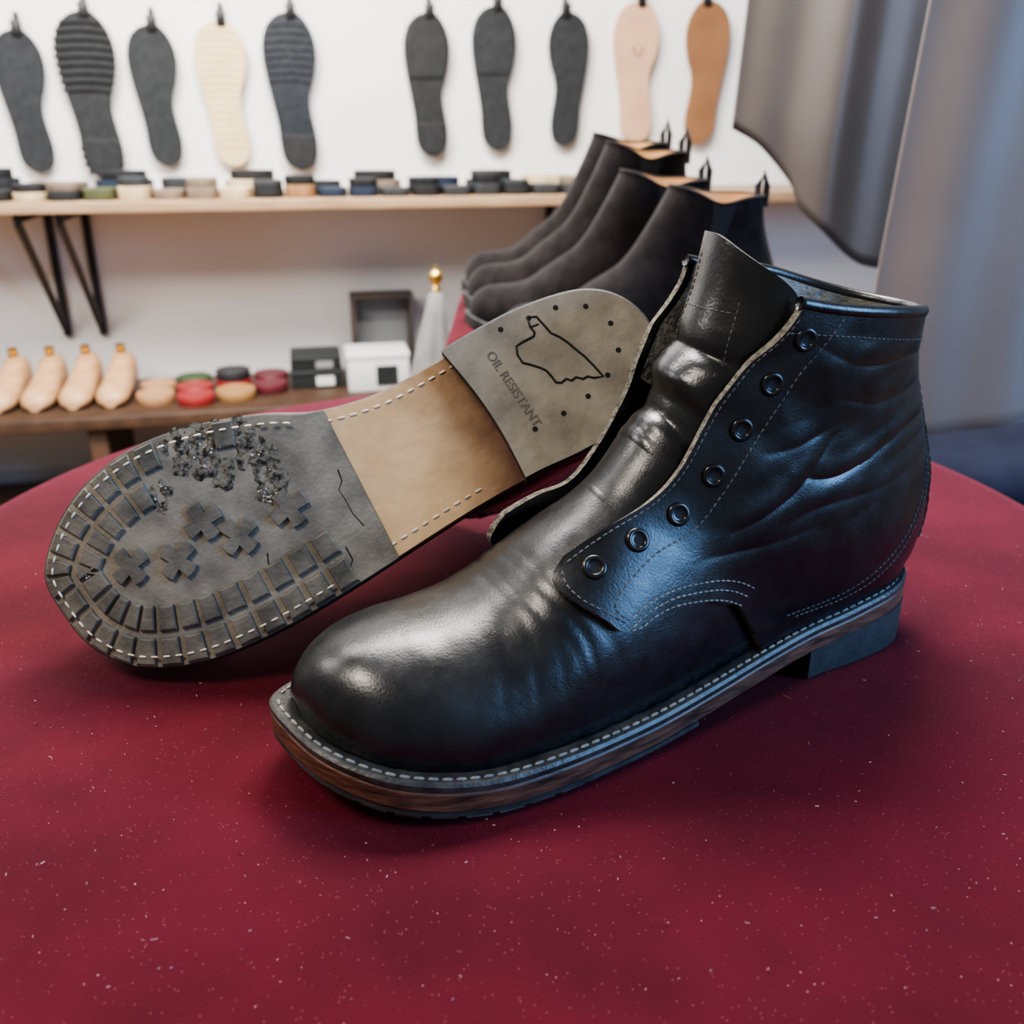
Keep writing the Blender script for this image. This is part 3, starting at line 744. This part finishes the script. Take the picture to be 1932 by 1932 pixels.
padcols=[('black',(.015,.016,.018)),('cream',(.55,.43,.27)),('olive green',(.07,.08,.035)),('grey-brown',(.20,.15,.11)),('charcoal',(.03,.033,.037)),('tan',(.32,.17,.08)),('navy',(.015,.025,.05))]
PM=[mat('pad_'+c[0].replace(' ','_').replace('-','_'),c[1],.7,tuple(min(1,q*1.3) for q in c[1]),40) for c in padcols]
def pad(s,h,z,kind,w,d,t,rot,round_):
    P=[]
    for k in range(40):
        a=k*2*math.pi/40; e=.62 if round_ else .35
        c,s_=math.cos(a),math.sin(a); x=math.copysign(abs(c)**e,c)*w/2; y=math.copysign(abs(s_)**(e if s_>0 else 1.0),s_)*d/2
        P.append((x,y))
    P=np.array(P); V=[];n=40
    for (ins,zz) in ((.001,0),(0,.0012),(0,t-.0012),(.0015,t)):
        Q=inset_poly(P,ins)
        for q in Q: V.append((q[0],q[1],zz))
    F=grid_faces(4,n,True); F.append(tuple(range(n-1,-1,-1))); F.append(tuple(3*n+i for i in range(n)))
    o=mesh_obj('heel_pad',V,F,PM[kind],None,True,sharp=40); o.location=WP(s,h,z); o.rotation_euler=(0,0,WA+rot)
    tag(o,padcols[kind][0]+' rubber repair pad lying on the pine shelf','repair pad','repair pads on the shelf'); return o
rnd=random.Random(8)
zs=.0855
cols_=[4,0,1,0,2,1,3,3,1,0,5,6,6,4,0,4,4,0,4,4,3]
for i,cx in enumerate(np.linspace(-1.27,.17,21)):
    t=rnd.uniform(.016,.028)
    pad(cx,.25+rnd.uniform(-.004,.004),zs,cols_[i],.069,.085,t,rnd.uniform(-.03,.03),rnd.random()<.6)
    if i in (0,3,9,10,14,16,17,19,5,12,7,2):
        pad(cx,.25,zs+t+.0005,[0,4,0,3][i%4],.066,.07,rnd.uniform(.014,.022),rnd.uniform(-.2,.2),True)
    t2=rnd.uniform(.026,.042)
    if i%2==0:
        pad(cx+.035,.14,zs,[0,4,3,1,6][i%5],.125,.09,t2,rnd.uniform(-.1,.1),True)
        if i%4==0: pad(cx+.035,.14,zs+t2+.0005,0,.10,.07,.020,rnd.uniform(-.3,.3),True)

bench=empty('low_bench',WP(-.7,0,-.70),'dark brown low bench against the wall','bench',rotz=WA)
box('bench_top',(0,-.20,.310),(2.4,.36,.03),M_wooddark,bench,.003)
for sx in (-1.1,-.35,.4,1.1):
    box('leg',(sx,-.2,.147),(.04,.32,.294),M_wooddark,bench,.003)
box('lower_shelf',(0,-.2,.06),(2.18,.30,.02),M_wooddark,bench,.002)
BZ=-.3745
M_cedar=mat('cedar_wood',(.50,.28,.14),.5,(.66,.40,.22),25,stretch=(1,1,4)); M_brass=mat('brass',(.75,.5,.15),.3,metal=1)
st=empty('shoe_tree',WP(-1.262,.19,BZ),'pale cedar shoe tree with brass knob on the bench','shoe tree','cedar shoe trees on the bench')
V=[];n=20
prof=[(-.12,.012,.020,.002),(-.115,.028,.034,.004),(-.09,.037,.042,.0),(-.05,.037,.052,.0),(0,.034,.066,.0),(.03,.031,.084,.0),(.06,.031,.098,.0),(.085,.029,.096,.0),(.10,.020,.08,.01),(.104,.006,.05,.03)]
for (yy_,w_,hh,z0_) in prof:
    for k in range(n):
        a=k*2*math.pi/n; c,s_=math.cos(a),math.sin(a)
        V.append((w_*c,yy_,z0_+(hh-z0_)*(.5+.5*math.copysign(abs(s_)**.8,s_))))
F=grid_faces(len(prof),n,True); F.append(tuple(range(n))); F.append(tuple((len(prof)-1)*n+i for i in range(n)))
mesh_obj('tree_body',V,F,M_cedar,st,True,sharp=60)
lathe('brass_knob',[(0,0),(.012,0),(.012,.004),(.007,.006),(.012,.011),(.013,.015),(.008,.020),(0,.021)],M_brass,st,16,(0,.06,.096))
st.rotation_euler=(0,0,WA-.05)
for (s,rz) in ((-1.345,-.05),(-1.180,-.05),(-1.098,-.05),(-1.016,-.05)):
    copy_thing(st,WP(s,.19,BZ),WA+rz)
tcol=[('red',(.30,.03,.03)),('gold',(.40,.22,.09)),('green',(.035,.08,.025)),('maroon',(.12,.018,.028)),('black',(.03,.03,.035)),('tan',(.48,.26,.13))]
TM=[mat('tin_'+c[0],c[1],.45) for c in tcol]
tins=[(-.925,.27,5,.042,0),(-.93,.17,5,.04,0),(-.83,.30,0,.042,0),(-.84,.21,0,.042,0),(-.74,.27,1,.045,0),(-.85,.12,2,.042,0),(-.75,.17,0,.042,0),(-.66,.12,3,.042,0),(-.66,.22,3,.042,0),(-.75,.17,4,.041,1)]
for (s,h,c,r,lv) in tins:
    o=lathe('polish_tin',[(0,0),(r*.97,0),(r,.002),(r,.010),(r*1.03,.0105),(r*1.03,.021),(r*1.0,.0235),(r*.85,.0235),(r*.82,.022),(0,.022)],TM[c],None,28,WP(s,h,BZ+lv*.0245))
    tag(o,tcol[c][0]+' round shoe polish tin on the dark bench','polish tin','shoe polish tins on the bench')
M_bk=mat('black_card',(.02,.024,.024),.5); M_wt=mat('white_card',(.72,.72,.70),.6); M_gy=mat('grey_card',(.25,.25,.25),.6); M_fb=mat('frame_brown',(.06,.045,.04),.5)
for (s,h,z_,w_,hh,m,lb,lab) in ((-.545,.16,0,.125,.045,M_bk,M_wt,'black cardboard box with a white label'),(-.545,.16,.0455,.12,.035,M_bk,M_gy,'black cardboard box stacked on another'),(-.395,.22,0,.15,.095,M_wt,M_bk,'white carton with a dark printed mark')):
    r=empty('cardboard_box',WP(s,h,BZ+z_),lab+' on the bench','box','small boxes on the bench',WA)
    box('carton',(0,0,hh/2),(w_,.12,hh),m,r,.002)
    box('lid',(0,0,hh-.008),(w_+.004,.124,.0155),m,r,.002)
    box('box_label',(.02,-.0625,hh*.42),(w_*.35,.002,hh*.5),lb,r,0)
fr=empty('wooden_crate',WP(-.365,.08,BZ),'dark open-fronted wooden crate on the bench','crate',rotz=WA)
for (nm,c,s_) in (('side_panel',(-.075,0,.105),(.012,.07,.21)),('side_panel',(.075,0,.105),(.012,.07,.21)),('top_panel',(0,0,.204),(.138,.07,.012)),('bottom_panel',(0,0,.006),(.138,.07,.012)),('back_panel',(0,.03,.105),(.138,.008,.186))):
    box(nm,c,s_,M_gy if nm=='back_panel' else M_fb,fr,.001)
M_greyf=mat('grey_fabric',(.16,.16,.157),.7,(.22,.22,.215),14,bump=[(600,.3,.001)],sheen=.2)
fs=empty('garment_stand',(-.145,1.85,-.70),'grey fabric draped stand topped with a brass ball finial','stand')
prof=[(.006,.645,0),(.014,.64,.0),(.022,.60,.003),(.038,.52,.005),(.056,.44,.007),(.075,.34,.010),(.10,.15,.014),(.11,.02,.018)]
V=[];n=48
for (r,z_,am) in prof:
    for k in range(n):
        a=k*2*math.pi/n; rr=r+am*math.sin(a*6)*.6; V.append((rr*math.cos(a)*.9-.25*(.645-z_)*.3,rr*math.sin(a)*.9,z_))
mesh_obj('draped_cloth',V,grid_faces(len(prof),n,True),M_greyf,fs,True)
lathe('brass_finial',[(0,.0),(.010,.0),(.008,.010),(.005,.014),(.012,.020),(.014,.028),(.011,.037),(.004,.042),(.003,.048),(0,.049)],M_brass,fs,18,(0,0,.642))
# ---------------------------------------------------------------- velvet plinth with suede boots
stand=empty('display_plinth',(.135,1.24,-.70),'square display plinth covered with dark red velvet','plinth')
box('plinth_cloth',(0,0,.35),(.43,.54,.70),M_velvet,stand,.010)
M_suede=mat('dark_brown_suede',(.009,.007,.007),.95,(.018,.0145,.0145),50,bump=[(500,.5,.001)],sheen=.09,spec=.08)
M_suede.node_tree.nodes['Principled BSDF'].inputs['Sheen Roughness'].default_value=.5
M_lint2=mat('tan_leather_lining',(.78,.46,.22),.5)
M_elastic=mat('black_elastic',(.010,.010,.011),.9,bump=[(900,.5,.001)])
def chelsea():
    r=empty('suede_boot',(0,0,0),'dark brown suede ankle boot standing on the velvet plinth','boot','suede ankle boots on the plinth')
    rows,cols=60,56
    def tmax(Ph): return 7.1-.32*np.exp(-((Ph-95*D2R)/(38*D2R))**2)-.10*np.exp(-((Ph+95*D2R)/(38*D2R))**2)
    q=np.linspace(0,1,rows); tq=q**1.25; ph=np.linspace(-np.pi,np.pi,cols,endpoint=False)
    T,Ph=np.meshgrid(tq,ph,indexing='ij'); T=T*tmax(Ph); Pq=surf(T,Ph,0,False); F=grid_faces(rows,cols,True,flip=True); F.append(tuple(range(cols)))
    mesh_obj('upper',Pq,F,M_suede,r)
    T,Ph=np.meshgrid(np.linspace(0,1,14),ph,indexing='ij'); T=5.3+T*(tmax(Ph)-5.3); mesh_obj('lining',surf(T,Ph,-.003,False),grid_faces(14,cols,True),M_lint2,r)
    T,Ph=np.meshgrid([-.01,.03,.03,-.01],ph,indexing='ij'); T=T+tmax(Ph); O_=np.array([.0012,.0008,-.0032,-.0036])[:,None]+0*Ph
    mesh_obj('collar_edge',surf(T,Ph,O_.ravel(),False),grid_faces(4,cols,True),M_suede,r)
    for sg in (1,-1):
        A_,B_=np.meshgrid(np.linspace(0,1,14),np.linspace(-1,1,10),indexing='ij')
        P_=sg*(100+B_*(8+12*A_))*D2R; T=4.8+A_*(tmax(P_)-.05-4.8)
        mesh_obj('elastic_gore',surf(T,P_,.001,False),grid_faces(14,10,False,flip=sg<0),M_elastic,r)
    P_=surf(np.array([6.8,7.3,7.6,7.3,6.8]),np.array([np.pi]*5),np.array([.002,.004,0.0,-.006,-.006]),False)
    tube('pull_tab',P_,.004,M_suede,r)
    z=lambda k:(lambda x: zb(x)+k)
    slab('sole',[(.003,z(.003)),(.002,z(.005)),(.002,z(.016)),(.003,z(.017))],[M_rubside],r,Mn=40)
    slab('heel_block',[(.003,lambda x:0*x),(.003,lambda x:zb(x)+.006)],[M_rubside],r,x0=.225,Mn=14,J=4)
    return r
ch=chelsea()
PZ=.0005
ch.location=(-.015,1.035,PZ); ch.rotation_euler=(0,0,.04); ch.scale=(.95,.9,1.0)
copy_thing(ch,(-.055,1.142,PZ),.04,(.95,.9,1.06))
copy_thing(ch,(-.062,1.252,PZ),.03,(.95,.9,1.22))
copy_thing(ch,(-.070,1.362,PZ),.02,(.95,.9,1.27))

# ---------------------------------------------------------------- curtains
M_cur=mat('grey_satin',(.165,.135,.122),.42,(.195,.162,.147),5,bump=[(700,.15,.0006)],sheen=.2)
M_cur2=mat('grey_brown_satin',(.060,.049,.044),.45,(.078,.064,.058),5,bump=[(700,.15,.0006)],sheen=.10)
def curtain(name,xl,xr,y0,ztop,hem,amp,freq,m,label,sl=0.0,ph=0):
    nu,nv=140,60; V=[]
    for i in range(nv):
        v=i/(nv-1)
        for j in range(nu):
            u=j/(nu-1); zz=ztop+(float(hem(u))-ztop)*v
            x=xl(zz)+(xr-xl(zz))*u
            y=y0+sl*(u-.5)+amp*(math.sin(u*freq+ph+.6*math.sin(v*2))+.35*math.sin(u*freq*2.3+1+v))*(.5+.5*v)
            V.append((x,y,zz))
    o=mesh_obj(name,V,grid_faces(nv,nu),m,None,True)
    md=o.modifiers.new('t','SOLIDIFY'); md.thickness=.002
    tag(o,label,'curtain','grey satin drapes'); return o
curtain('curtain',lambda z:.348+.045*max(0,z-.2),.95,1.62,1.2,cubic([0,.08,.166,.203,.346,.445,.7,1],[.232,.205,.151,.106,.035,.014,-.01,-.03]),.02,16,M_cur2,'dark grey-brown satin drape hanging in folds',0)
curtain('curtain',lambda z:.366+.05*max(0,z-.1)+.02*max(0,.05-z)*5,.85,.96,.9,lambda u:-.073+.080*u,.014,13,M_cur,'light grey satin drape with a loose hem beside the table',.0,1.2)
stl=empty('upholstered_stool',(.78,1.20,-.70),'dark navy upholstered stool beside the table','stool')
M_navy=mat('navy_fabric',(.005,.007,.020),.85,(.009,.012,.028),20,sheen=.03,spec=.2)
box('seat',(0,0,.52),(.7,.42,.12),M_navy,stl,.03)
for sx in (-.3,.3):
    for sy in (-.16,.16): box('leg',(sx,sy,.23),(.04,.04,.46),M_wooddark,stl,.004)

# ---------------------------------------------------------------- lights
def area(name,loc,target,size,power,col,sy=None):
    l=bpy.data.lights.new(name,'AREA'); l.energy=power; l.color=col; l.size=size
    if sy: l.shape='RECTANGLE'; l.size_y=sy
    o=bpy.data.objects.new(name,l); COL.objects.link(o); o.location=loc
    o.rotation_euler=(Vector(target)-Vector(loc)).to_track_quat('-Z','Y').to_euler(); return o
area('window_light',(1.45,-.1,.65),(.1,.4,.1),.7,37,(.25,.53,1.0),.9)
area('ceiling_light',(.15,1.25,1.35),(-.05,.4,0),.70,44,(1,.95,.87),.32)
area('shop_light',(-.75,-.15,1.45),(-.2,.5,0),.40,20,(1,.90,.78))
area('wall_fill',(-.4,1.2,1.6),WP(-.3,0,.2),1.4,112,(1.0,.98,.95),.6)  # unseen fill, added to brighten the back wall
area('low_wall_fill',(-1.3,.7,1.0),WP(-.8,0,-.25),.6,22,(1.0,.96,.92),.4)  # added fill lifting the wall below the shelf, not a shop lamp
w=bpy.data.worlds.new('World'); scene.world=w; w.use_nodes=True
w.node_tree.nodes['Background'].inputs[0].default_value=(.96,.95,.98,1); w.node_tree.nodes['Background'].inputs[1].default_value=.26

cam=bpy.data.cameras.new('camera'); co=bpy.data.objects.new('camera',cam); COL.objects.link(co)
co.location=(0,0,.235); co.rotation_euler=(68*D2R,0,0)
cam.sensor_width=36; cam.lens=1800/1932*36; cam.clip_start=.01
cam.dof.use_dof=True; cam.dof.focus_distance=.40; cam.dof.aperture_fstop=11
scene.camera=co
scene.view_settings.look='AgX - Medium High Contrast'
